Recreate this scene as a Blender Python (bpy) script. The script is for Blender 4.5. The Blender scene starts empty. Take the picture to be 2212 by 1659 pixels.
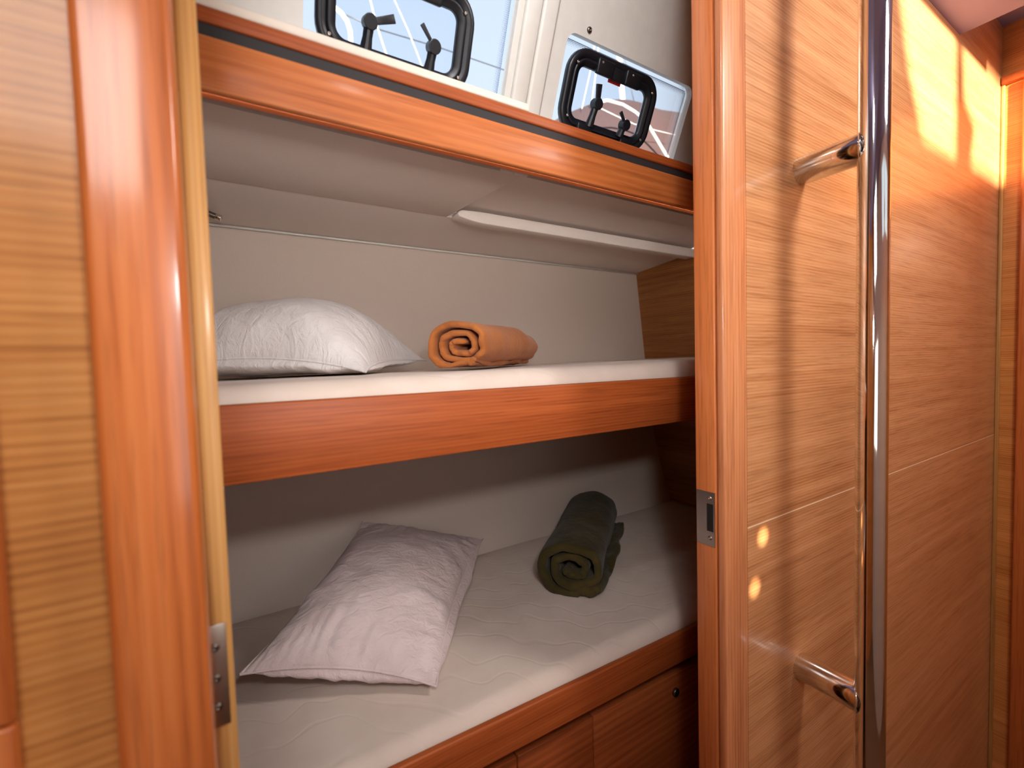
import bpy, bmesh, math, random
from mathutils import Vector, Matrix, noise
random.seed(4)
sc = bpy.context.scene
COL = sc.collection
H = 1.75                      # eye height above the cabin sole; shapes below are written relative to the eye

# ------------------------------------------------------------------ camera
def cam_axes(yaw, pit, rol):
    yaw, pit, rol = (math.radians(a) for a in (yaw, pit, rol))
    f = Vector((math.sin(yaw)*math.cos(pit), math.cos(yaw)*math.cos(pit), -math.sin(pit)))
    r = Vector((math.cos(yaw), -math.sin(yaw), 0)); d = f.cross(r)
    c, s = math.cos(rol), math.sin(rol)
    return c*r + s*d, -s*r + c*d, f
RGT, DWN, FWD = cam_axes(32.19244, 2.59193, 1.61953)
cd = bpy.data.cameras.new('camera'); cam = bpy.data.objects.new('camera', cd); COL.objects.link(cam)
cam.matrix_world = Matrix(((RGT.x, -DWN.x, -FWD.x, 0), (RGT.y, -DWN.y, -FWD.y, 0), (RGT.z, -DWN.z, -FWD.z, H), (0, 0, 0, 1)))
cd.sensor_width = 36; cd.lens = 16.0; cd.clip_start = .02; cd.clip_end = 200
cd.dof.use_dof = True; cd.dof.focus_distance = 1.15; cd.dof.aperture_fstop = 2.8
sc.camera = cam

# ------------------------------------------------------------------ sky, sun, lamps, exposure
w = bpy.data.worlds.new('sky'); sc.world = w; w.use_nodes = True
wn = w.node_tree.nodes; wl = w.node_tree.links; wn.clear()
wo = wn.new('ShaderNodeOutputWorld'); bg = wn.new('ShaderNodeBackground'); rp = wn.new('ShaderNodeValToRGB')
tc = wn.new('ShaderNodeTexCoord'); sx = wn.new('ShaderNodeSeparateXYZ')
wl.new(tc.outputs['Generated'], sx.inputs[0]); wl.new(sx.outputs['Z'], rp.inputs[0])
rp.color_ramp.elements[0].position = 0.0; rp.color_ramp.elements[0].color = (.74, .78, .82, 1)
rp.color_ramp.elements[1].position = .75; rp.color_ramp.elements[1].color = (.50, .60, .72, 1)
wl.new(rp.outputs[0], bg.inputs[0]); bg.inputs[1].default_value = 1.5
wl.new(bg.outputs[0], wo.inputs[0])

def lamp(name, kind, loc, energy, color, **kw):
    d = bpy.data.lights.new(name, kind); o = bpy.data.objects.new(name, d); COL.objects.link(o)
    o.location = (loc[0], loc[1], loc[2] + H); d.energy = energy; d.color = color
    aim = kw.pop('aim', None)
    for k, v in kw.items(): setattr(d, k, v)
    if aim: o.rotation_euler = (Vector(aim) - Vector(loc)).to_track_quat('-Z', 'Y').to_euler()
    return o
SUN = Vector((-.55, -1.0, .05))                       # towards the low sun
so = lamp('sun', 'SUN', (0, 0, 3), 30.0, (1, .87, .68), angle=math.radians(2.6))
so.rotation_euler = SUN.to_track_quat('Z', 'Y').to_euler()
lamp('assumed_flash_spot', 'SPOT', (.10, -.10, .20), 19.0, (1, .97, .95), shadow_soft_size=.035, spot_size=math.radians(99), spot_blend=1.0, aim=(.70, 1.3, -.12))  # assumed unseen flash-like key lamp near the eye, placed from the bunk board's shadow
lamp('frontal_fill', 'AREA', (.22, -.45, -.05), .9, (1, .97, .95), shape='RECTANGLE', size=.45, size_y=.45, spread=math.radians(110), aim=(.55, 1.3, .32))  # unseen soft fill added from the viewer's side
lamp('assumed_overhead_light', 'AREA', (-.30, -.55, .80), 8.0, (1, .97, .95), shape='RECTANGLE', size=.42, size_y=.45, aim=(-.05, .5, .1))  # assumed unseen overhead source, set for the post's highlight; no hatch is built here
lamp('assumed_saloon_light', 'AREA', (1.25, -.25, .94), 13.5, (1, .94, .88), shape='RECTANGLE', size=.22, size_y=.3, aim=(1.3, .5, -.1))  # assumed unseen lamp over the saloon panel, placed from the pole's shadow; no hatch
lamp('berth_fill_strip', 'AREA', (.60, .735, .383), 2.1, (1, .93, .86), shape='RECTANGLE', size=2.0, size_y=.012, aim=(.60, 1.2, .47))  # unseen strip added behind the fascia to brighten the upper bunk
lamp('window_side_fill', 'AREA', (.25, .12, .93), 1.6, (1, .98, .96), shape='DISK', size=.10, spread=math.radians(100), aim=(.62, .83, .66))  # unseen lamp added to brighten the sloping window side
for q in ((.861, .4746, -.347), (.832, .4746, -.439)):   # two added unseen spots that make the warm glints on the saloon panel
    lamp('warm_glint_spot', 'SPOT', (.95, -.55, -.30), 150.0, (1, .85, .6), shadow_soft_size=.006, spot_size=math.radians(2.6), spot_blend=1.0, aim=q)
sc.view_settings.view_transform = 'Standard'; sc.view_settings.look = 'None'
sc.view_settings.gamma = 1; sc.view_settings.use_curve_mapping = False
sc.view_settings.exposure = 0.0

# ------------------------------------------------------------------ materials
def new_mat(name):
    m = bpy.data.materials.new(name); m.use_nodes = True
    n = m.node_tree.nodes; b = n['Principled BSDF']
    return m, n, m.node_tree.links, b
def lin(c): return tuple(((x/255)/12.92 if x/255 <= .04045 else ((x/255+.055)/1.055)**2.4) for x in c) + (1,)
def mapping(n, l, scale, loc=(0, 0, 0), rot=(0, 0, 0)):
    t = n.new('ShaderNodeTexCoord'); mp = n.new('ShaderNodeMapping')
    mp.inputs['Scale'].default_value = scale; mp.inputs['Location'].default_value = loc; mp.inputs['Rotation'].default_value = rot
    l.new(t.outputs['Object'], mp.inputs[0]); return mp.outputs[0]
def noise_tex(n, l, vec, scale=1, detail=3, rough=.5, dist=0):
    t = n.new('ShaderNodeTexNoise'); t.inputs['Scale'].default_value = scale; t.inputs['Detail'].default_value = detail
    t.inputs['Roughness'].default_value = rough; t.inputs['Distortion'].default_value = dist
    l.new(vec, t.inputs['Vector']); return t.outputs['Fac']
def ramp(n, l, fac, stops):
    r = n.new('ShaderNodeValToRGB'); e = r.color_ramp.elements
    while len(e) < len(stops): e.new(.5)
    for k, (p, c) in enumerate(stops): e[k].position = p; e[k].color = c
    l.new(fac, r.inputs[0]); return r.outputs[0]
def bump(n, l, b, h, strength, dist=.002):
    p = n.new('ShaderNodeBump'); p.inputs['Strength'].default_value = strength; p.inputs['Distance'].default_value = dist
    l.new(h, p.inputs['Height']); l.new(p.outputs[0], b.inputs['Normal'])
def mul(n, l, a, c, fac):
    x = n.new('ShaderNodeMixRGB'); x.blend_type = 'MULTIPLY'; x.inputs[0].default_value = fac
    l.new(a, x.inputs[1]); l.new(c, x.inputs[2]); return x.outputs[0]

def wood(name, light, mid, dark, axis, rings=18, fine=160, rough=.36, coat=.25, wave=.55, offs=0, stretch=.9, wamp=2.2):
    """varnished timber: growth-ring streaks along one axis and fine pores"""
    m, n, l, b = new_mat(name)
    def sc3(across, along): 
        s = [across]*3; s[axis] = along; return tuple(s)
    off = (offs, offs*1.7, offs*2.3)
    v1 = mapping(n, l, sc3(rings, stretch), off)
    v2 = mapping(n, l, sc3(fine, fine*.035), off)
    v3 = mapping(n, l, sc3(rings*.3, stretch*.8), off)
    a = noise_tex(n, l, v1, 1, 5, .55, wave)
    c = noise_tex(n, l, v2, 1, 3, .6)
    g = noise_tex(n, l, v3, 1, 2, .5, .3)
    wv = n.new('ShaderNodeTexWave'); wv.wave_type = 'BANDS'; wv.bands_direction = 'XYZ'[ (2, 2, 0)[axis] ]
    wv.inputs['Scale'].default_value = 1.0; wv.inputs['Distortion'].default_value = wamp
    wv.inputs['Detail'].default_value = 3; wv.inputs['Detail Scale'].default_value = .6
    l.new(mapping(n, l, sc3(rings*.9, stretch*1.3), off), wv.inputs['Vector'])
    mixf = n.new('ShaderNodeMath'); mixf.operation = 'MULTIPLY_ADD'; mixf.inputs[1].default_value = .20
    l.new(wv.outputs['Fac'], mixf.inputs[0])
    half = n.new('ShaderNodeMath'); half.operation = 'MULTIPLY'; half.inputs[1].default_value = .84
    l.new(a, half.inputs[0]); l.new(half.outputs[0], mixf.inputs[2])
    colr = ramp(n, l, mixf.outputs[0], [(.16, lin(dark)), (.48, lin(mid)), (.84, lin(light))])
    pores = ramp(n, l, c, [(.34, (.62, .55, .50, 1)), (.50, (1, 1, 1, 1))])
    broad = ramp(n, l, g, [(.30, (.86, .82, .78, 1)), (.65, (1.06, 1.05, 1.04, 1))])
    colr = mul(n, l, colr, pores, .55); colr = mul(n, l, colr, broad, .8)
    l.new(colr, b.inputs['Base Color'])
    b.inputs['Roughness'].default_value = rough
    b.inputs['Specular IOR Level'].default_value = .3
    b.inputs['Coat Weight'].default_value = coat; b.inputs['Coat Roughness'].default_value = .15
    bump(n, l, b, c, .10, .001)
    return m
TEAK_H = wood('teak_along_berth', (176, 94, 46), (162, 80, 35), (138, 64, 26), 0, 55, 230, .5, .0, offs=3.1)
TEAK_F = wood('teak_shelf', (204, 124, 70), (188, 106, 53), (158, 82, 37), 0, 22, 170, .48, .05, wave=1.2, offs=9.3, wamp=4)
TEAK_V = wood('teak_upright', (216, 132, 72), (200, 112, 54), (158, 82, 36), 2, 26, 190, .36, .6, offs=1.3)
TEAK_P = wood('teak_lipping', (222, 156, 108), (208, 134, 88), (172, 102, 60), 2, 40, 230, .36, .3, offs=6.6)
TEAK_J = wood('teak_jamb', (216, 134, 80), (202, 116, 62), (158, 84, 40), 2, 40, 230, .34, .3, offs=5.2)
TEAK_L = wood('teak_locker', (176, 96, 50), (154, 78, 38), (112, 54, 24), 0, 18, 190, .45, .1, offs=7.7)
PALE_V = wood('pale_edge_timber', (216, 172, 110), (200, 150, 86), (158, 108, 54), 2, 60, 150, .45, .1, offs=2.2)
OAK_L = wood('oak_veneer_near', (214, 156, 92), (200, 136, 72), (160, 98, 48), 0, 38, 210, .38, .25, offs=4.4, stretch=1.6, wamp=1.5)
OAK_R = wood('oak_veneer_saloon', (220, 166, 120), (204, 144, 97), (164, 104, 62), 0, 56, 240, .30, .35, offs=6.1, stretch=1.3, wamp=1.8)
OAK_Y = wood('oak_veneer_athwart', (222, 154, 88), (208, 134, 68), (172, 98, 44), 1, 46, 240, .32, .35, offs=2.7, stretch=1.3, wamp=1.8)
OAK_B = wood('oak_veneer_bulkhead', (176, 122, 70), (160, 104, 56), (124, 76, 38), 1, 40, 220, .5, .05, offs=8.2, stretch=1.5)  # same veneer as the panels, the recess's dimness darkened into its colour

def plain(name, c, rough=.5, metal=0, spec=.5, coat=0, nb=None, bs=.2):
    m, n, l, b = new_mat(name)
    b.inputs['Roughness'].default_value = rough; b.inputs['Metallic'].default_value = metal
    b.inputs['Specular IOR Level'].default_value = spec; b.inputs['Coat Weight'].default_value = coat
    f = noise_tex(n, l, mapping(n, l, (nb or 40,)*3), 1, 3)
    lc = lin(c)
    l.new(ramp(n, l, f, [(.3, tuple(x*.94 for x in lc[:3]) + (1,)), (.7, lc)]), b.inputs['Base Color'])
    if nb: bump(n, l, b, f, bs, .001)
    return m
HULLV = plain('hull_lining', (206, 190, 178), .62, nb=420, bs=.25)
VINYL = plain('liner_vinyl', (226, 214, 206), .62, nb=420, bs=.25)
GEL = plain('white_moulding', (222, 219, 212), .4, coat=.1)
CREAM = plain('cream_sill', (226, 214, 198), .45)
HEADL = plain('headliner_cloth', (150, 142, 182), .8, nb=500)  # lilac tint of the shade put into the cloth colour
BLACKP = plain('black_plastic', (20, 23, 30), .38, nb=300, bs=.05)
BLACKS = plain('black_rubber_strip', (38, 33, 34), .7)
CHROME = plain('polished_steel', (225, 222, 216), .07, 1)
BRUSH = plain('satin_steel', (178, 168, 158), .32, 1)
DARKM = plain('dark_steel', (120, 112, 104), .35, 1)
DARK = plain('shadow_gap_black', (18, 14, 12), .8)
WHITEP = plain('white_painted_metal', (240, 238, 230), .35)
WIRE = plain('rigging_wire', (60, 64, 72), .4)
CANVAS = plain('brown_canvas', (66, 47, 47), .9, nb=90)
GROOVE_GLINT = plain('pale_groove_glint', (246, 214, 178), .4)  # pale tone painted for the highlight on the groove edge
SHADE_BAND = plain('shelf_shade_brown', (112, 92, 78), .95, nb=300)  # dark tone standing for shade below the shelf
SOLE = plain('cabin_sole', (120, 84, 54), .5)
REDP = plain('red_sticker', (210, 40, 40), .5)

def glass_mat():
    m, n, l, b = new_mat('window_acrylic'); n.remove(b)
    o = n['Material Output']; t = n.new('ShaderNodeBsdfTransparent'); g = n.new('ShaderNodeBsdfGlossy'); mx = n.new('ShaderNodeMixShader'); fr = n.new('ShaderNodeFresnel')
    t.inputs[0].default_value = (.95, .97, 1, 1); g.inputs['Roughness'].default_value = .02; fr.inputs[0].default_value = 1.35
    l.new(fr.outputs[0], mx.inputs[0]); l.new(t.outputs[0], mx.inputs[1]); l.new(g.outputs[0], mx.inputs[2]); l.new(mx.outputs[0], o.inputs[0])
    return m
GLASS = glass_mat()
def frit_mat():
    m, n, l, b = new_mat('printed_dot_border'); uv = n.new('ShaderNodeUVMap')
    sp = n.new('ShaderNodeSeparateXYZ'); l.new(uv.outputs[0], sp.inputs[0])
    def mt(op, a, c=None):
        x = n.new('ShaderNodeMath'); x.operation = op
        for i, q in enumerate((a, c)):
            if q is None: continue
            if isinstance(q, (int, float)): x.inputs[i].default_value = q
            else: l.new(q, x.inputs[i])
        return x.outputs[0]
    U = sp.outputs['X']; V = sp.outputs['Y']
    row = mt('FLOOR', V); u2 = mt('ADD', U, mt('MULTIPLY', row, .5))
    du = mt('SUBTRACT', mt('FRACT', u2), .5); dv = mt('SUBTRACT', mt('FRACT', V), .5)
    d = mt('SQRT', mt('ADD', mt('MULTIPLY', du, du), mt('MULTIPLY', dv, dv)))
    rad = mt('SUBTRACT', .46, mt('MULTIPLY', row, .075))
    msk = mt('LESS_THAN', d, rad)
    t = n.new('ShaderNodeBsdfTransparent'); mx = n.new('ShaderNodeMixShader')
    b.inputs['Base Color'].default_value = lin((120, 140, 175)); b.inputs['Roughness'].default_value = .6
    l.new(msk, mx.inputs[0]); l.new(t.outputs[0], mx.inputs[1]); l.new(b.outputs[0], mx.inputs[2]); l.new(mx.outputs[0], n['Material Output'].inputs[0])
    return m
FRIT = frit_mat()
def cloth(name, c, c2, sheen=.1, fine=700, bs=.35, big=None, bigs=.4, quilt=False):
    m, n, l, b = new_mat(name); b.inputs['Roughness'].default_value = .92; b.inputs['Sheen Weight'].default_value = sheen
    b.inputs['Specular IOR Level'].default_value = .15
    f = noise_tex(n, l, mapping(n, l, (fine,)*3), 1, 2)
    s = noise_tex(n, l, mapping(n, l, (14, 14, 14)), 1, 4)
    l.new(ramp(n, l, s, [(.35, lin(c2)), (.65, lin(c))]), b.inputs['Base Color'])
    h = f
    add = n.new('ShaderNodeMath'); add.operation = 'MULTIPLY_ADD'; add.inputs[1].default_value = .35; l.new(f, add.inputs[0])
    if quilt:                                   # long wavy quilting seams pressed into the ticking
        wv = n.new('ShaderNodeTexWave'); wv.bands_direction = 'Y'; wv.wave_profile = 'SIN'
        wv.inputs['Scale'].default_value = 1; wv.inputs['Distortion'].default_value = 9; wv.inputs['Detail'].default_value = 1; wv.inputs['Detail Scale'].default_value = 1.2
        l.new(mapping(n, l, (7, 4.2, 4.2), (.3, .2, 0), (0, 0, .35)), wv.inputs['Vector'])
        r = ramp(n, l, wv.outputs['Fac'], [(.0, (0, 0, 0, 1)), (.06, (1, 1, 1, 1))])
        l.new(r, add.inputs[2])
    elif big:
        g = noise_tex(n, l, mapping(n, l, big), 1, 4, .6, .8); l.new(g, add.inputs[2])
        add.inputs[1].default_value = .12
    bump(n, l, b, add.outputs[0], bs, .004 if quilt else .007)
    return m
TICK = cloth('mattress_ticking', (216, 200, 188), (209, 193, 180), .1, 600, .15, quilt=True)
PILLOW_W = cloth('white_cotton', (224, 219, 218), (214, 208, 207), .1, 900, 1.0, big=(46, 46, 14))
PILLOW_P = cloth('pinkish_cotton', (226, 208, 206), (214, 195, 193), .1, 900, .8, big=(30, 52, 40))
FLEECE_O = cloth('orange_fleece', (196, 122, 66), (184, 110, 58), .15, 500, .5, big=(60, 60, 60))
FLEECE_G = cloth('olive_fleece', (72, 61, 29), (56, 48, 22), .08, 400, .6, big=(40, 40, 40))

# ------------------------------------------------------------------ geometry helpers
LOC = {}
def tag(o, label=None, cat=None, group=None, kind=None):
    for k, v in (('label', label), ('category', cat), ('group', group), ('kind', kind)):
        if v: o[k] = v
    return o
def empty(name, loc, label, cat, group=None):
    o = bpy.data.objects.new(name, None); COL.objects.link(o); o.empty_display_size = .05
    o.location = (loc[0], loc[1], loc[2] + H); LOC[o] = Vector(loc)
    return tag(o, label, cat, group)
def mk(name, geo, mat, parent=None, smooth=False, bevel=0, seg=2, uv=None, label=None):
    """one mesh object; shapes are given relative to the eye, root objects get their origin at their base"""
    vs, fs = geo; vs = [Vector(v) for v in vs]
    if parent is not None: base = LOC[parent]
    else:
        base = sum(vs, Vector()) / len(vs); base.z = min(v.z for v in vs)
    me = bpy.data.meshes.new(name); bm = bmesh.new()
    bv = [bm.verts.new(v - base) for v in vs]
    for f in fs:
        try: bm.faces.new([bv[i] for i in f])
        except ValueError: pass
    bmesh.ops.recalc_face_normals(bm, faces=bm.faces[:])
    if bevel:
        es = [e for e in bm.edges if len(e.link_faces) == 2 and e.calc_face_angle(0) > .6]
        bmesh.ops.bevel(bm, geom=es, offset=bevel, segments=seg, profile=.5, affect='EDGES', clamp_overlap=True)
    for f in bm.faces: f.smooth = smooth or bool(bevel)
    bm.to_mesh(me); bm.free()
    if uv: 
        lay = me.uv_layers.new(name='UVMap')
        for lp in me.loops: lay.data[lp.index].uv = uv[lp.vertex_index]
    if bevel and not smooth and hasattr(me, 'set_sharp_from_angle'): me.set_sharp_from_angle(angle=.9)
    me.materials.append(mat)
    o = bpy.data.objects.new(name, me); COL.objects.link(o)
    if parent is not None: o.parent = parent; LOC[o] = base
    else: o.location = (base.x, base.y, base.z + H); LOC[o] = base
    if label: o['label'] = label
    return o
def struct(name, geo, mat, label, parent=None, **kw):
    o = mk(name, geo, mat, parent, **kw)
    if parent is None: o['kind'] = 'structure'; o['label'] = label; o['category'] = 'trim' if name.startswith('trim') else name.split('_')[0]
    return o
def box(x0, x1, y0, y1, z0, z1):
    v = [(x, y, z) for x in (x0, x1) for y in (y0, y1) for z in (z0, z1)]
    return v, [(0, 1, 3, 2), (4, 6, 7, 5), (0, 4, 5, 1), (2, 3, 7, 6), (0, 2, 6, 4), (1, 5, 7, 3)]
def join(*gs):
    V, F = [], []
    for v, f in gs:
        k = len(V); V += list(v); F += [tuple(i + k for i in q) for q in f]
    return V, F
def frame_of(d):
    d = d.normalized(); u = d.cross(Vector((0, 0, 1)))
    if u.length < 1e-4: u = Vector((1, 0, 0))
    u.normalize(); return u, d.cross(u)
def tube(pts, r, n=14, caps=True):
    pts = [Vector(p) for p in pts]; V, F = [], []
    rs = r if isinstance(r, (list, tuple)) else [r]*len(pts)
    for i, p in enumerate(pts):
        d = pts[min(i+1, len(pts)-1)] - pts[max(i-1, 0)]
        u, v = frame_of(d)
        for k in range(n):
            a = 2*math.pi*k/n; V.append(p + rs[i]*(math.cos(a)*u + math.sin(a)*v))
    for i in range(len(pts)-1):
        for k in range(n): F.append((i*n+k, i*n+(k+1) % n, (i+1)*n+(k+1) % n, (i+1)*n+k))
    if caps: F += [tuple(range(n-1, -1, -1)), tuple(range((len(pts)-1)*n, len(pts)*n))]
    return V, F
def rod(a, b, r, n=24, e=.0015):
    """cylinder with softened rims"""
    a, b = Vector(a), Vector(b); d = (b-a).normalized(); e = min(e, r*.5)
    return tube([a, a+d*e*.3, a+d*e, b-d*e, b-d*e*.3, b], [r-e, r-e*.3, r, r, r-e*.3, r-e], n)
def plate(outer, holes, thick):
    """flat slab with holes: outlines are 3-D point lists in one plane, thick is the extrusion vector"""
    bm = bmesh.new(); es = []
    for lp in [outer] + holes:
        vv = [bm.verts.new(p) for p in lp]
        for i in range(len(vv)): es.append(bm.edges.new((vv[i], vv[(i+1) % len(vv)])))
    bmesh.ops.triangle_fill(bm, use_beauty=True, use_dissolve=False, edges=es)
    r = bmesh.ops.extrude_face_region(bm, geom=bm.faces[:])
    bmesh.ops.translate(bm, vec=thick, verts=[g for g in r['geom'] if isinstance(g, bmesh.types.BMVert)])
    bm.verts.index_update(); out = [tuple(v.co) for v in bm.verts], [tuple(v.index for v in f.verts) for f in bm.faces]
    bm.free(); return out
def rrect(cx, cy, w, h, r, n=7):
    o = []
    for qx, qy, a0 in ((1, 1, 0), (-1, 1, 90), (-1, -1, 180), (1, -1, 270)):
        for k in range(n):
            a = math.radians(a0 + 90*k/(n-1)); o.append((cx + qx*(w/2-r) + r*math.cos(a), cy + qy*(h/2-r) + r*math.sin(a)))
    return o
def loft(loops, closed=False, caps=False):
    n = len(loops[0]); V = [p for L in loops for p in L]; F = []
    m = len(loops)
    for i in range(m if closed else m-1):
        j = (i+1) % m
        for k in range(n): F.append((i*n+k, i*n+(k+1) % n, j*n+(k+1) % n, j*n+k))
    if caps: F += [tuple(range(n)), tuple((m-1)*n+k for k in range(n))]
    return V, F
def sweep_x(profile, x0, x1, n, wob=0):
    """closed (y, z) profile swept along x"""
    L = []
    for i in range(n+1):
        x = x0 + (x1-x0)*i/n
        L.append([(x, y, z + (wob*noise.noise((x*3.1, y*3, z*3)) if wob else 0)) for y, z in profile])
    return loft(L, caps=True)
def screw(c, nrm, r, parent, name='screw', mat=None):
    c, nrm = Vector(c), Vector(nrm).normalized(); u, v = frame_of(nrm)
    prof = [(r, 0), (r*.95, r*.22), (r*.6, r*.42), (r*.34, r*.46), (r*.30, r*.1), (0.0001, r*.1)]
    loops = [[c + nrm*h + q*(math.cos(a)*u + math.sin(a)*v) for a in [2*math.pi*k/16 for k in range(16)]] for q, h in prof]
    return mk(name, loft(loops, caps=True), mat or BRUSH, parent, smooth=True)

# ------------------------------------------------------------------ the setting: doorway bulkhead
D = .4746
TOP = .975; BOT = -H
struct('wall_left', box(-.60, -.085, .498, .53, BOT, TOP), OAK_L, 'pale oak veneered wall panel left of the door post')
struct('trim_1', box(-.0885, -.0235, D, .534, BOT, TOP), TEAK_V, 'wide glossy teak door post beside the left oak panel', bevel=.007, seg=4)
struct('trim_2', box(-.0235, -.0065, .530, .558, BOT, TOP), PALE_V, 'pale yellow timber edge carrying the steel hinge leaf', bevel=.0015)
struct('trim_3', join(box(-.26, -.1474, .486, .499, -.262, TOP), box(-.26, -.1474, .486, .499, BOT, -.264)), TEAK_V, 'teak stile with a joint at the bottom left corner', bevel=.003)
struct('trim_4', box(.735, .809, .4915, .532, BOT, TOP), TEAK_J, 'right door jamb of teak carrying the steel strike plate', bevel=.0015)
struct('trim_5', box(.7365, .809, D, .4905, BOT, TOP), TEAK_P, 'rounded teak lipping on the front of the right door jamb', bevel=.005, seg=4)
GZ = -.319
struct('wall_right', join(box(.8095, 2.45, .4762, .53, BOT, GZ-.0012), box(.8095, 2.45, .4762, .53, GZ+.0012, TOP+.2), box(.8095, 2.45, .4785, .53, GZ-.0012, GZ+.0012)), OAK_R, 'oak veneered bulkhead panel behind the chrome grab pole')
struct('trim_14', box(.8095, 2.449, .4758, .4766, GZ-.0010, GZ+.0010), GROOVE_GLINT, 'fine pale line painted as the lit groove edge across the saloon oak panel')  # groove highlight painted as a thin pale line
struct('wall_corner', box(2.45, 2.5, -1.05, .53, BOT, 1.2), OAK_Y, 'oak end wall at the far right edge')
struct('trim_6', box(2.425, 2.45, .05, .420, BOT, .955), TEAK_V, 'upright teak moulding at the far right edge', bevel=.006)
struct('trim_7', box(2.425, 2.45, .05, .474, .957, .985), TEAK_H, 'small level teak moulding at the top right corner', bevel=.004)
struct('trim_8', box(2.4385, 2.4495, .4655, .476, BOT, TOP), PALE_V, 'pale corner bead where the saloon panels meet', bevel=.003)
struct('floor', box(-1.0, 2.5, -1.1, 1.6, BOT-.03, BOT), SOLE, 'brown cabin sole')
# rear of the cabin with two assumed sun openings, traced back from the lit patches
def thru(p, y):                       # follow the sun from the lit panel back to the plane Y = y
    k = (y - D)/SUN.y; return (p[0] + SUN.x*k, y, p[1] + SUN.z*k)
P1 = [(1.46, .985), (1.94, .985), (1.945, .60), (1.66, .598), (1.55, .76)]
P2 = [(1.985, .975), (2.72, .95), (2.72, .62), (2.085, .612), (2.13, .74), (2.01, .80)]
struct('wall_rear', plate([(-1.0, -1.0, BOT), (2.5, -1.0, BOT), (2.5, -1.0, 1.2), (-1.0, -1.0, 1.2)], [[thru(p, -1.0) for p in P] for P in (P1, P2)], (0, -.03, 0)), GEL, 'white cabin side behind the viewer with two assumed sun openings')
struct('wall_aft', box(-1.0, -.97, -1.0, .53, BOT, 1.2), OAK_Y, 'oak cabin end on the left behind the viewer')
struct('ceiling', join(box(-1.0, 1.97, -.05, .72, TOP, TOP+.03), box(-1.0, 2.5, -1.05, -.05, 1.17, 1.2), box(1.97, 2.5, -.05, .53, 1.17, 1.2), box(-1.0, 1.97, -.06, -.05, TOP+.03, 1.2)), HEADL, 'cabin headliner, coloured lilac for its shade, at the top right corner')

# ------------------------------------------------------------------ berth recess: hull liner, bulkheads, underside of the deck
HULL = [(1.10, -1.2), (1.22, -.95), (1.337, -.651), (1.395, -.47), (1.436, -.309), (1.460, -.15), (1.477, .008), (1.500, .21), (1.522, .412)]
def hull_y(z):
    for (y0, z0), (y1, z1) in zip(HULL, HULL[1:]):
        if z <= z1: return y0 + (y1-y0)*(z-z0)/(z1-z0)
    return HULL[-1][0]
XL, XR = -.50, 1.671
prof = HULL + [(y+.03, z) for y, z in reversed(HULL)]
struct('wall_back', sweep_x(prof, XL, XR, 24), HULLV, 'grey beige vinyl hull lining behind both bunks', smooth=False)
CS = -.092
def ceil_z(y): return .439 + CS*(y - 1.205)
def slab_c(x0, x1, y0, y1, lo, hi):
    return [(x, y, ceil_z(y)+d) for x in (x0, x1) for y in (y0, y1) for d in (lo, hi)], box(0, 1, 0, 1, 0, 1)[1]
struct('ceiling_bunk', slab_c(XL, XR, .80, 1.60, .020, .034), VINYL, 'beige underside of the side deck above the upper bunk')
struct('trim_9', slab_c(XL, XR, 1.244, 1.523, 0, .020), VINYL, 'beige lining strip along the outer edge of the bunk ceiling')
struct('trim_10', tube([(XL, 1.513, .4055), (XR, 1.513, .4055)], .0036, 10), GEL, 'thin white bead between hull lining and bunk ceiling', smooth=True)
pf = [(1.671, .54), (1.671, 1.63)]
BULK = [(.532, BOT), (1.6, BOT), (1.6, .43), (.905, .47), (.68, .975), (.532, .975)]
struct('wall_end', plate([(XR, y, z) for y, z in BULK], [], (.025, 0, 0)), OAK_B, 'oak bulkhead, coloured dark for its shade, at the foot of the bunks')
struct('wall_head', plate([(XL-.025, y, z) for y, z in BULK], [], (.025, 0, 0)), OAK_B, 'oak bulkhead at the head of the bunks')

p = [(XL, .945), (.584, .933), (.590, .9365), (.643, .946), (.571, 1.2405), (XL, 1.2405)]
panel = plate([(x, y, ceil_z(y) - .002) for x, y in p], [], (0, 0, .0215))
tag(mk('ceiling_panel', panel, VINYL, bevel=.0015), 'beige removable ceiling panel with a cut corner above the pillow', 'panel')
# batten screwed along the seam, rounded left end
L = []
for x, zt, zb in [(.588, .436, .433), (.592, .4425, .428), (.600, .4455, .4245), (.615, .4462, .4215), (.635, .4475, .4185), (.66, .449, .4165), (.75, .449, .4155), (1.25, .449, .4145), (1.60, .449, .4145), (1.655, .449, .4145), (1.667, .447, .419), (1.670, .442, .426)]:
    y0 = 1.195 + .004*(x < .6)
    L.append([(x, y0, zb), (x, y0, zt), (x, y0+.045, zt), (x, y0+.045, zb)])
tag(mk('batten', loft(L, caps=True), VINYL, bevel=.002), 'long beige batten with a rounded end on the bunk ceiling', 'batten')

# ------------------------------------------------------------------ shelf above the bunks
sh = empty('shelf', (.6, .70, .352), 'teak shelf with a black groove below the cabin windows', 'shelf')
mk('fascia', box(XL, XR, .700, .712, .3565, .4245), TEAK_F, sh, bevel=.003)
mk('groove_strip', box(XL, XR, .7035, .722, .4245, .4405), BLACKS, sh, label='black rubber strip')
mk('top_strip', box(XL, XR, .700, .722, .4405, .4585), TEAK_H, sh, bevel=.002)
mk('light_baffle', box(XL, XR, .795, .808, .3985, .4545), TEAK_H, sh)  # unseen lip added to block the fill strip's light from the underside
mk('shelf_board', box(XL, XR, .712, .938, .458, .467), TEAK_H, sh)
mk('shade_strip', box(XL, XR, .712, .9385, .455, .458), SHADE_BAND, sh, label='brown strip painted as the shade under the shelf')  # shade behind the fascia painted as a dark strip
struct('trim_11', join(box(XL, .512, .7225, .80, .4745, .4895)), CREAM, 'cream sill standing behind the shelf edge under the left window', bevel=.003)

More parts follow.
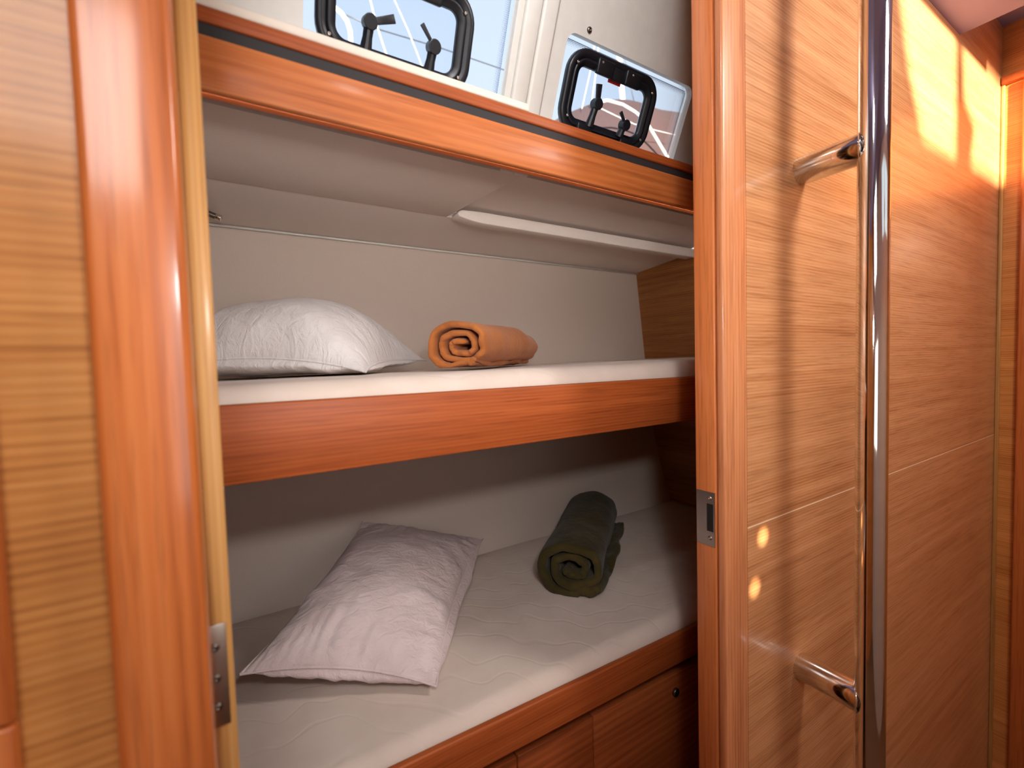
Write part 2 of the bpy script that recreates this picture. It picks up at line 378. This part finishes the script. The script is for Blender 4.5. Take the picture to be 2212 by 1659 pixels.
# ------------------------------------------------------------------ sloping window side
UT = Vector((0, -.395, .9187)); NT = Vector((0, .9187, .395)); WO = Vector((0, .9, .455))
def W(x, z, n=0):                     # point on the window side: x along, z height, n outwards
    t = (z - .455)/.9187; return WO + Vector((x, 0, 0)) + UT*t + NT*n
def zs(h): return h*.9187
WIN = [(.143, .523, .50, .79, .02), (.671, 1.083, .50, .709, .014)]
def rr(x0, x1, z0, z1, r, n=0, ins=0, k=7):
    hh = (z1-z0)/.9187
    return [W(x, .455 + t*.9187, n) for x, t in rrect((x0+x1)/2, (z0-.455)/.9187 + hh/2, x1-x0-2*ins, hh-2*ins, max(r-ins, .002), k)]
TH = .012
outer = [W(XL, .44), W(XR, .44), W(XR, .985), W(XL, .985)]
struct('wall_window', plate(outer, [rr(a-.004, b+.012, c, d+.010, r+.008) for a, b, c, d, r in WIN], NT*TH), GEL, 'off white sloping cabin side with two windows')
# raised moulding around the left window with a joint, step down to the right part
def raised(x0, x1, n0, n1, z0=.44, z1=.985):
    c = [W(x, z, n) for x in (x0, x1) for n in (n0, n1) for z in (z0, z1)]; return c, box(0, 1, 0, 1, 0, 1)[1]
struct('trim_12', raised(.548, .586, -.014, 0), GEL, 'white pillar between the two windows, left half', bevel=.005)
struct('trim_13', raised(.5875, .626, -.014, 0), GEL, 'white pillar between the two windows, right half', bevel=.008, seg=4)
for i, (a, b, c, d, r) in enumerate(WIN):
    g = [rr(a-.004, b+.012, c, d+.010, r+.008, TH), rr(a-.02, b+.03, c-.02, d+.03, r+.02, TH), rr(a-.02, b+.03, c-.02, d+.03, r+.02, TH+.006), rr(a-.004, b+.012, c, d+.010, r+.008, TH+.006)]
    base = W((a+b)/2, c, TH)
    we = bpy.data.objects.new('window_%d' % (i+1), None); COL.objects.link(we); we.location = (base.x, base.y, base.z+H); LOC[we] = base
    tag(we, ['large left window of clear acrylic with a dotted border', 'smaller right window of clear acrylic with a dotted border'][i], 'window', None, 'structure')
    mk('bedding', loft(g, closed=True), WHITEP, we)
    q = rr(a-.01, b+.02, c, d+.02, r, TH+.0065); q2 = [v + NT*.008 for v in q]
    mk('pane', loft([q, q2], caps=True), GLASS, we)
    # dot print: strips along the top and the right side (left too on the small one)
    V, F, U = [], [], []
    def strip(p0, p1, inn, rows=5, pitch=.0032):
        ln = (p1-p0).length; k = len(V)
        V.extend([p0, p1, p1 + inn*rows*pitch*.87, p0 + inn*rows*pitch*.87]); F.append((k, k+1, k+2, k+3))
        U.extend([(0, 0), (ln/pitch, 0), (ln/pitch, rows), (0, rows)])
    nn = TH + .0055
    strip(W(b+.004, c, nn), W(b+.004, d, nn), Vector((-1, 0, 0)))
    strip(W(a, d+.003, nn), W(b, d+.003, nn), -UT)
    mk('dot_border', (V, F), FRIT, we, uv=U)

def hatch(x0, x1, z0, z1, label, levers, reds):
    b = W((x0+x1)/2, z0)
    o = empty('opening_porthole', b, label, 'porthole', 'black framed opening portholes')
    R = .052; k = 9
    N0 = .004
    L = [rr(x0, x1, z0, z1, R, N0, 0, k), rr(x0, x1, z0, z1, R, N0-.010, 0, k), rr(x0, x1, z0, z1, R, N0-.014, .003, k), rr(x0, x1, z0, z1, R, N0-.014, .012, k),
         rr(x0, x1, z0, z1, R, N0-.010, .0155, k), rr(x0, x1, z0, z1, R, N0-.010, .018, k)]
    mk('frame', loft(L + [rr(x0, x1, z0, z1, R, N0, .018, k)], closed=True), BLACKP, o, smooth=True)
    L = [rr(x0, x1, z0, z1, R, N0, .0175, k), rr(x0, x1, z0, z1, R, N0-.0125, .0185, k), rr(x0, x1, z0, z1, R, N0-.0125, .024, k), rr(x0, x1, z0, z1, R, N0-.009, .0265, k), rr(x0, x1, z0, z1, R, N0-.009, .0325, k), rr(x0, x1, z0, z1, R, N0, .0345, k)]
    mk('sash', loft(L, closed=True), BLACKP, o, smooth=True)
    q = rr(x0, x1, z0, z1, R, N0-.002, .033, k); mk('glazing', loft([q, [v+NT*.005 for v in q]], caps=True), GLASS, o)
    for xa, xb in ((.075, .125), (.165, .215)):            # hinges on the upper rim
        c = [W(x0+x, z, n) for x in (xa, xb) for n in (N0-.020, N0-.009) for z in (z1-.037, z1-.008)]
        hg = mk('hinge', (c, box(0, 1, 0, 1, 0, 1)[1]), BLACKP, o, bevel=.003)
        screw(W(x0+(xa+.012 if xa < .1 else xb-.03), z1-.015, N0-.020), -NT, .003, hg)
    c = [W(x0+x, z, n) for x in (.122, .168) for n in (N0-.016, N0-.009) for z in (z1-.037, z1-.012)]
    mk('hinge_bar', (c, box(0, 1, 0, 1, 0, 1)[1]), BLACKP, o, bevel=.003)
    for x in (.075, .215):                                  # catch plates on the lower rim
        c = [W(x0+x+dx, z, n) for dx in (-.022, .022) for n in (N0-.021, N0-.010) for z in (z0+.004, z0+.024)]
        mk('catch_plate', (c, box(0, 1, 0, 1, 0, 1)[1]), BLACKP, o, bevel=.003)
    for x, z in ((.022, z0+.03), (.265, z0+.03), (.022, z1-.03), (.265, z1-.03)):
        screw(W(x0+x, z, N0-.014), -NT, .0035, o)
    for px, pz, ax, az, wd in levers:                       # latch: foot, round hub, flat lever
        hub = W(px, pz, N0-.020)
        ft = W(px-.003, z0+.022, N0-.014)
        lv = mk('latch', join(tube([ft, ft*.5+hub*.5, hub], [.011, .0085, .009], 12), rod(hub - NT*.011, hub + NT*.009, .0125, 20)), BLACKP, o, smooth=False)
        tip = W(ax, az, N0-.024); dirv = (tip-hub).normalized(); sd = dirv.cross(NT).normalized()*wd/2
        h0 = hub + dirv*.006 - NT*.004
        c = [q + s*sd*m + NT*t for q, m in ((h0, .75), (tip, 1.0)) for s in (-1, 1) for t in (-.0025, .0025)]
        mk('lever', (c, box(0, 1, 0, 1, 0, 1)[1]), BLACKP, lv, bevel=.001)
    if reds:
        c = [W(x0+x, z, n) for x in (.125, .165) for n in (N0-.004, N0-.0025) for z in (z1-.0405, z1-.034)]
        mk('sticker', (c, box(0, 1, 0, 1, 0, 1)[1]), REDP, o, label='small red sticker under the hinge bar')
    return o
hatch(.1565, .4445, .546, .703, 'black framed opening porthole in the larger left window, levers spread', [(.243, .608, .285, .624, .014), (.362, .606, .335, .632, .008)], False)
hatch(.679, .967, .546, .703, 'black framed opening porthole in the right window, left lever upright', [(.772, .612, .765, .648, .016), (.872, .592, .848, .614, .008)], True)
scr = mk('screw', loft([[W(.720, .7336, -h) + q*(math.cos(a)*Vector((1, 0, 0)) + math.sin(a)*UT) for a in [2*math.pi*k/18 for k in range(18)]] for q, h in ((.0065, 0), (.006, .0022), (.0035, .004), (.002, .0042), (.0018, .001), (.0001, .001))], caps=True), DARKM, smooth=True)
tag(scr, 'single steel screw in the white wall above the right window', 'screw')

# ------------------------------------------------------------------ bunks
ub = empty('upper_bunk', (.6, .70, -.153), 'upper bunk with a plain teak front board', 'bunk')
mk('front_board', box(XL, XR, .700, .724, -.1505, -.0445), TEAK_H, ub, bevel=.0025)
mk('base_panel', sweep_x([(.724, -.135), (1.455, -.135), (1.46, -.125), (1.463, -.115), (.724, -.115)], XL, XR, 1), OAK_B, ub)
lb = empty('lower_berth', (.6, .70, BOT), 'lower berth with a dark teak rail above locker fronts', 'bunk')
def sheer(geo, x0, k):                # the lower rail drops slightly towards the foot end
    return [(x, y, z + k*(x - x0)) for x, y, z in geo[0]], geo[1]
mk('rail', sheer(box(XL, XR, .700, .7145, -.7215, -.6470), .29, -.029), TEAK_H, lb, bevel=.004, seg=3)
mk('base_panel', box(XL, XR, .716, 1.28, -.735, -.722), OAK_B, lb)
mk('recess', box(XL, XR, .775, .785, BOT, -.735), DARK, lb)
for n_, (x0, x1) in enumerate(((XL, .4525), (.4555, .6525), (.6555, XR))):
    g_ = box(x0, x1, .740, .7745, -1.17, -.7790); g_ = ([(x, y, z - (.045*(x-.454) if z > -1 else 0)) for x, y, z in g_[0]], g_[1])
    d_ = mk('locker_front', g_, TEAK_L, lb, bevel=.002)
    if n_ == 2:
        mk('push_latch', rod((.928, .7405, -.8445), (.928, .731, -.8445), .0105, 24, .003), DARKM, d_, smooth=True, label='round dark push button latch')

def mattress(y0, z0, z1, tilt, label, name_loc):
    r = min(.035, (z1-z0)*.55); pr = []
    for k in range(9):
        a = math.pi/2*k/8; pr.append((y0 + r - r*math.cos(a), z1 - r + r*math.sin(a)))
    ny = 14; yb = hull_y(z1-.01) - .006
    for k in range(1, ny+1): pr.append((y0 + r + (yb-.012-y0-r)*k/ny, z1))
    pr += [(yb-.004, z1-.004), (hull_y(z1-.03)-.006, z1-.02), (hull_y(z0)-.008, z0+.004), (hull_y(z0)-.016, z0), (y0+.03, z0), (y0+.004, z0+.006)]
    V_, F_m = sweep_x(pr, XL+.004, XR-.005, 90, .004)
    V_ = [(x, y, z + (tilt*(x-.25) if z > z1-.05 else 0)) for x, y, z in V_]     # lies a little higher at the foot
    o = mk('mattress', (V_, F_m), TICK, smooth=True)
    return tag(o, label, 'mattress', 'bunk mattresses')
UZ, LZ = -.016, -.632
mattress(.7265, -.114, UZ, .014, 'white mattress on the upper bunk under the orange blanket', None)
mattress(.7155, -.720, LZ, 0, 'large white mattress on the lower berth under the green blanket', None)

# ------------------------------------------------------------------ pillows
def pillow(name, A, B, C, Dv, up, htop, hbot, rim, floor_z, mat, label, seed, pin=.035, wr=.006, belly=.4):
    """A front right, B front left, C back left, D back right corners of the seam; stuffed both ways"""
    A, B, C, Dv, up = map(Vector, (A, B, C, Dv, up)); up.normalize(); N = 84
    def P(u, v, side):
        uu, vv = u, v
        q = ((1-u)*(1-v)*B + (1+u)*(1-v)*A + (1+u)*(1+v)*Dv + (1-u)*(1+v)*C)/4
        ctr = (A+B+C+Dv)/4
        # edges draw in between the corners
        eu = (1-v*v); ev = (1-u*u)
        ax = ((A+Dv)-(B+C))*.5; ay = ((C+Dv)-(A+B))*.5
        q = q - ax.normalized()*pin*u*abs(u)**3*eu - ay.normalized()*pin*v*abs(v)**3*ev
        q = q + up*rim*(1 - u*u)*(1 - .35*abs(v)) + up*rim*.25*(1 - v*v)*u*u
        f = max(0, 1-abs(u)**2.3)**.68 * max(0, 1-abs(v)**2.3)**.68
        s3 = Vector((u*1.6+seed, v*1.6, side*3.3))
        f *= 1 + .06*noise.noise(s3)
        q = q + up*(side*f*(htop if side > 0 else hbot))
        if side < 0:                  # the lower panel bulges past the seam
            for c_, d_ in ((v, ay.normalized()), (u, ax.normalized())):
                m_ = 1-abs(c_); q = q + d_*math.copysign(1, c_)*belly*m_*math.exp(-m_/.12)*(1 - (u*u if c_ is v else v*v)**2)
        # creases radiating from the seam and crumples on the face
        edge = max(abs(u), abs(v)); fall = min(1, (1-edge)*9)
        n1 = noise.turbulence_vector(Vector((q.x*13+seed, q.y*13, q.z*13)), 4, False)
        q = q + n1*wr*fall*.6
        along = u if abs(v) > abs(u) else v
        q = q + up*side*wr*1.3*fall*noise.noise((along*11+seed*3, edge*1.6, side*2))*max(0, (edge-.35))
        q.z = max(q.z, floor_z + .0015*(1+noise.noise((u*9, v*9, seed))))
        q.y = min(q.y, hull_y(q.z) - .004)
        return q
    V, F = [], []; idx = {}
    g = [math.sin(math.pi/2*(-1 + 2*i/N)) for i in range(N+1)]
    for side in (1, -1):
        for i in range(N+1):
            for j in range(N+1):
                rimpt = i in (0, N) or j in (0, N)
                key = (i, j, 0 if rimpt else side)
                if key not in idx: idx[key] = len(V); V.append(P(g[i], g[j], side))
    for side in (1, -1):
        for i in range(N):
            for j in range(N):
                F.append(tuple(idx[(a, b, 0 if a in (0, N) or b in (0, N) else side)] for a, b in ((i, j), (i+1, j), (i+1, j+1), (i, j+1))))
    o = mk(name, (V, F), mat, smooth=True); tag(o, label, 'pillow')
    ring = [(i, 0) for i in range(N)] + [(N, j) for j in range(N)] + [(i, N) for i in range(N, 0, -1)] + [(0, j) for j in range(N, 0, -1)]
    pts = [V[idx[(i, j, 0)]] for i, j in ring]; pts.append(pts[0])
    mk('piping', tube(pts, .0024, 8), mat, o, smooth=True)
    return o
pillow('pillow', (.243, .945, -.009), (-.19, 1.165, .0), (.06, 1.47, .01), (.505, 1.275, .016), (0, 0, 1),   .128, .055, .044, UZ+.004, PILLOW_W, 'plump white pillow lying on the upper bunk', 3.0)
pillow('pillow', (.312, .798, -.611), (-.003, .955, -.553), (.325, 1.365, -.455), (.690, 1.300, -.572), (-.1, -.25, 1), .066, .075, .012, LZ+.004, PILLOW_P, 'large pinkish white pillow leaning on the hull on the lower berth', 8.0, pin=.022, wr=.010, belly=.6)

# ------------------------------------------------------------------ rolled blankets
def roll(name, f0, f1, aw, ah, turns, mat, label, seed, floor_z, start, flap, power=2.4, fold=.5, inner=.16, taper=0):
    """a thick fleece sheet wound into a roll from f0 (near end) to f1; the end shows its layers"""
    f0, f1 = Vector(f0), Vector(f1); ax = (f1-f0); Ln = ax.length; ax.normalize()
    side = ax.cross(Vector((0, 0, 1))).normalized()         # to the right when looking along the roll
    up = Vector((0, 0, 1)); NS = 150 if turns > 2.5 else 120
    sls = []
    M_ = 26
    def curve(t, s):
        """centre line of the sheet, t 0 outer end .. 1 core; returns 2-D point"""
        if t < flap[2]:
            k = 1 - t/flap[2]
            ln = flap[0]*(.35 + .65*min(1, s*2.2)) * (1 + .35*noise.noise((s*5+seed, 1, 0)))
            a = start; sx, sy = aw*math.cos(a), -ah
            return Vector((aw*.15 + k*(ln+aw*.45), -ah + .012 + flap[1]*k*(.6+noise.noise((s*9+seed, k*3, 2))) + .006*math.sin(k*9+s*11)*k))
        tt = (t-flap[2])/(1-flap[2]); th = start - tt*turns*2*math.pi
        sc_ = 1 - (1-inner)*tt**.92
        sc_ *= 1 + fold*.10*tt*noise.noise((math.cos(th)*1.6+seed, math.sin(th)*1.6, tt*4)) + fold*.05*noise.noise((th*1.7, seed, s*1.5)) + fold*.055*tt*noise.noise((math.cos(th)*4+seed, math.sin(th)*4, tt*9))
        c, s_ = math.cos(th), math.sin(th); e = 2/power
        x = aw*math.copysign(abs(c)**e, c); y = ah*math.copysign(abs(s_)**e, s_)
        th_ = half(t)
        x *= (sc_ - th_/aw*0); y *= sc_
        return Vector((x*(1-.0), y - ah*.10*tt))
    def half(t):
        tt = max(0, (t-flap[2])/(1-flap[2]))
        return (min(aw, ah)*(1-inner)/turns*.47) * (1 - .25*tt)
    ss = [0, .004, .012, .025, .05] + [.05 + .9*k/M_ for k in range(1, M_)] + [.95, .975, .988, .996, 1]
    for s in ss:
        e = min(s, 1-s)*Ln
        rnd = math.sqrt(max(0, 1 - (1 - min(1, e/.010))**2))*.80 + .20
        L = []; cl = [curve(i/NS, s) for i in range(NS+1)]
        bulge = (1.0 + .03*noise.noise((s*4, seed, 5))) * (1 - taper*max(0, (s-.45)/.55)**2)
        O, I = [], []
        for i, q in enumerate(cl):
            tg = (cl[min(i+1, NS)] - cl[max(i-1, 0)]); tg.normalize(); nrm = Vector((-tg.y, tg.x))
            t = i/NS; h = half(t)*rnd*(1 + .22*noise.noise((i*.09, seed, s*2)))
            endr = min(1, i/2.5 + .25, (NS-i)/2.5 + .25)
            O.append(q + nrm*h*endr); I.append(q - nrm*h*endr)
        for k2, q in enumerate(O + I[::-1]):
            i = k2 if k2 <= NS else 2*NS+1-k2; t = i/NS
            end = 1 if s < .5 else -1
            k_ = max(0, 1 - e/.06)
            dz = (.016*noise.noise((i*.055+seed, 3, end)) + .010*t + .006*noise.noise((i*.3, seed, 1)))*k_*end
            p3 = f0 + ax*(s*Ln + dz) + side*q.x*bulge + up*(q.y*bulge - ah*(1-bulge)*.8)
            nz = noise.noise_vector(p3*16 + Vector((seed, 0, 0)))*.0035
            p3 = p3 + nz; p3.z = max(p3.z, floor_z); p3.y = min(p3.y, hull_y(p3.z)-.004)
            L.append(p3)
        sls.append(L)
    n = len(sls[0]); V = [p_ for L in sls for p_ in L]; F = []
    for a in range(len(sls)-1):
        for k in range(n): F.append((a*n+k, a*n+(k+1) % n, (a+1)*n+(k+1) % n, (a+1)*n+k))
    for base in (0, (len(sls)-1)*n):
        for i in range(NS): F.append((base+i, base+i+1, base+n-2-i, base+n-1-i))
    o = mk(name, (V, F), mat, smooth=True)
    return tag(o, label, 'blanket')
roll('rolled_blanket', (.470, .985, .051), (.800, 1.215, .054), .088, .057, 2.6, FLEECE_O, 'orange fleece blanket rolled up on the upper bunk', 2.0, UZ+.010, math.radians(-100), (-.02, .0, .07), power=2.5, fold=1.3, taper=.22)
roll('rolled_blanket', (.758, .930, -.556), (1.160, 1.275, -.556), .098, .073, 2.3, FLEECE_G, 'dark olive fleece blanket rolled up on the lower berth', 6.0, LZ+.003, math.radians(-80), (.045, .012, .12), power=2.2, fold=1.6)

# ------------------------------------------------------------------ fittings
hp = empty('hinge_leaf', (-.02, .529, -.352), 'steel hinge leaf with three screws on the pale door edge', 'hinge')
mk('leaf', box(-.0305, -.0113, .5278, .5300, -.3515, -.2485), BRUSH, hp, bevel=.0006)
for z in (-.271, -.302, -.331): screw((-.0215, .5278, z), (0, -1, 0), .0042, hp, mat=DARKM)
sp = empty('strike_plate', (.735, .508, -.344), 'brassy steel strike plate with a latch slot on the right jamb', 'strike plate')
YZ = lambda pts, x: [(x, y, z) for y, z in pts]
mk('plate', plate(YZ([(.4925, -.2435), (.5295, -.2435), (.5295, -.343), (.4925, -.343)], .7349), [YZ([(.4955, -.265), (.5085, -.265), (.5085, -.316), (.4955, -.316)], .7349)], (-.0016, 0, 0)), BRUSH, sp)
mk('slot', box(.7330, .7348, .4957, .5083, -.3158, -.2652), DARK, sp, label='dark latch slot')
for z in (-.2545, -.328): screw((.7333, .502, z), (-1, 0, 0), .004, sp)
gp = empty('grab_pole', (1.0, .35, BOT), 'polished chrome grab pole on two stubs in front of the oak panel', 'grab rail')
mk('pole', rod((.993, .350, BOT+.02), (.993, .350, .955), .0242, 40, .004), CHROME, gp, smooth=True)
for z in (.3702, -.656):
    st = mk('standoff', rod((1.0005, .4762, z), (.994, .362, z), .0272, 36, .001), CHROME, gp, smooth=True)
    mk('weld_bead', tube([(.9935 + .0276*math.cos(a), .3725 - .011*abs(math.cos(a)) , z + .0276*math.sin(a)) for a in [2*math.pi*k/40 for k in range(41)]], [.0016 + .0008*random.random() for k in range(41)], 8), CHROME, st, smooth=True)
rl = empty('reading_lamp', (-.03, 1.44, .405), 'small chrome reading lamp under the bunk ceiling by the door edge', 'lamp')
mk('lamp_body', rod((-.075, 1.445, .432), (.006, 1.425, .4025), .0075, 20), DARKM, rl, smooth=True)
mk('lamp_cap', rod((.000, 1.4265, .4045), (.012, 1.4235, .4003), .0088, 20), CHROME, rl, smooth=True)
mk('lamp_stem', rod((-.070, 1.447, .428), (-.070, 1.447, .4285-.012), .005, 12), DARKM, rl, smooth=True)

# ------------------------------------------------------------------ outside: rigging and the neighbouring boat's canvas
F_ = 983.0
def at(px, py, Y):                     # where a sight line meets the vertical plane Y = const
    d = RGT*((px-1106)/F_) + DWN*((py-829.5)/F_) + FWD; return d*(Y/d.y)
def line_thing(name, pts, r, mat, label, cat, n=8, group=None):
    return tag(mk(name, tube(pts, r, n), mat, smooth=True), label, cat, group)
Y0 = 4.0
line_thing('mast', [at(1346, 230, 5.2), at(1336, 108, 5.2), at(1325, -40, 5.2)], .04, WHITEP, 'white mast seen through the right porthole', 'mast', 16)
G = 'rigging wires outside the windows'
line_thing('wire', [at(1257, 235, Y0), at(1276, 150, Y0), at(1290, 60, Y0)], .0035, WHITEP, 'thin white halyard nearest the left rim of the right porthole', 'wire', group=G)
line_thing('wire', [at(1277, 230, Y0), at(1287, 158, Y0), at(1297, 60, Y0)], .005, WHITEP, 'white halyard behind the upright lever of the right porthole', 'wire', group=G)
line_thing('wire', [at(1374, 239, 4.35), at(1363, 190, 4.35), at(1345, 100, 4.35), at(1318, -35, 4.35)], .006, WIRE, 'grey shroud to the right of the mast', 'wire', group=G)
line_thing('wire', [at(780, -60, Y0), at(800, 0, Y0), at(812, 48, Y0), at(826, 92, Y0), at(845, 150, Y0)], .0065, WHITEP, 'white stay crossing the left lever of the left porthole', 'wire', group=G)
line_thing('wire', [at(830, -60, Y0), at(852, 0, Y0), at(880, 62, Y0), at(902, 117, Y0), at(925, 180, Y0)], .0045, WHITEP, 'white stay in the middle of the left porthole', 'wire', group=G)
line_thing('wire', [at(735, 27, 4.3), at(820, 64, 4.3), at(950, 103, 4.3), at(1075, 146, 4.3), at(1180, 185, 4.3)], .006, WIRE, 'grey cable slanting across the left window', 'wire', group=G)
line_thing('guard_rail', [at(690, 0, 3.2), at(716, 12, 3.2), at(737, 28, 3.2), at(750, 46, 3.2), at(757, 68, 3.2), at(760, 120, 3.2)], .016, WHITEP, 'curved white rail low in the left porthole', 'rail', 10)
cv = empty('sprayhood', at(1360, 330, 4.2), 'brown canvas sprayhood of the neighbouring boat in the right porthole', 'sprayhood')
rows = []
top = [(1150, 300), (1190, 262), (1215, 247), (1250, 233), (1290, 218), (1325, 219), (1350, 228), (1380, 240), (1420, 243), (1470, 254), (1530, 268), (1620, 300)]
for k in range(7):
    t = k/6; yy = 4.35 - 1.0*math.sin(t*math.pi/2)
    rows.append([at(a, b, 4.35) + Vector((0, -1.0*math.sin(t*math.pi/2), -(t**1.6)*1.5)) + Vector(((.0), 0, 0)) for a, b in top])
V = [p_ for r_ in rows for p_ in r_]; F = []
m_ = len(top)
for a in range(6):
    for b in range(m_-1): F.append((a*m_+b, a*m_+b+1, (a+1)*m_+b+1, (a+1)*m_+b))
hood = mk('canvas', (V, F), CANVAS, cv, smooth=True)
md = hood.modifiers.new('thickness', 'SOLIDIFY'); md.thickness = .02
ss_ = hood.modifiers.new('smooth', 'SUBSURF'); ss_.levels = 1; ss_.render_levels = 2
mk('hoop', tube([at(a, b, 3.30) for a, b in ((1285, 222), (1312, 217), (1345, 226), (1372, 242), (1395, 262), (1412, 290), (1430, 320), (1448, 350), (1470, 400))], .014, 12), WHITEP, cv, smooth=True, label='white tubular hoop')
mk('seam_tape', tube([at(a, b, 3.28) for a, b in ((1285, 228), (1330, 250), (1370, 268), (1410, 280), (1460, 292))], .0035, 8), WHITEP, cv, smooth=True)
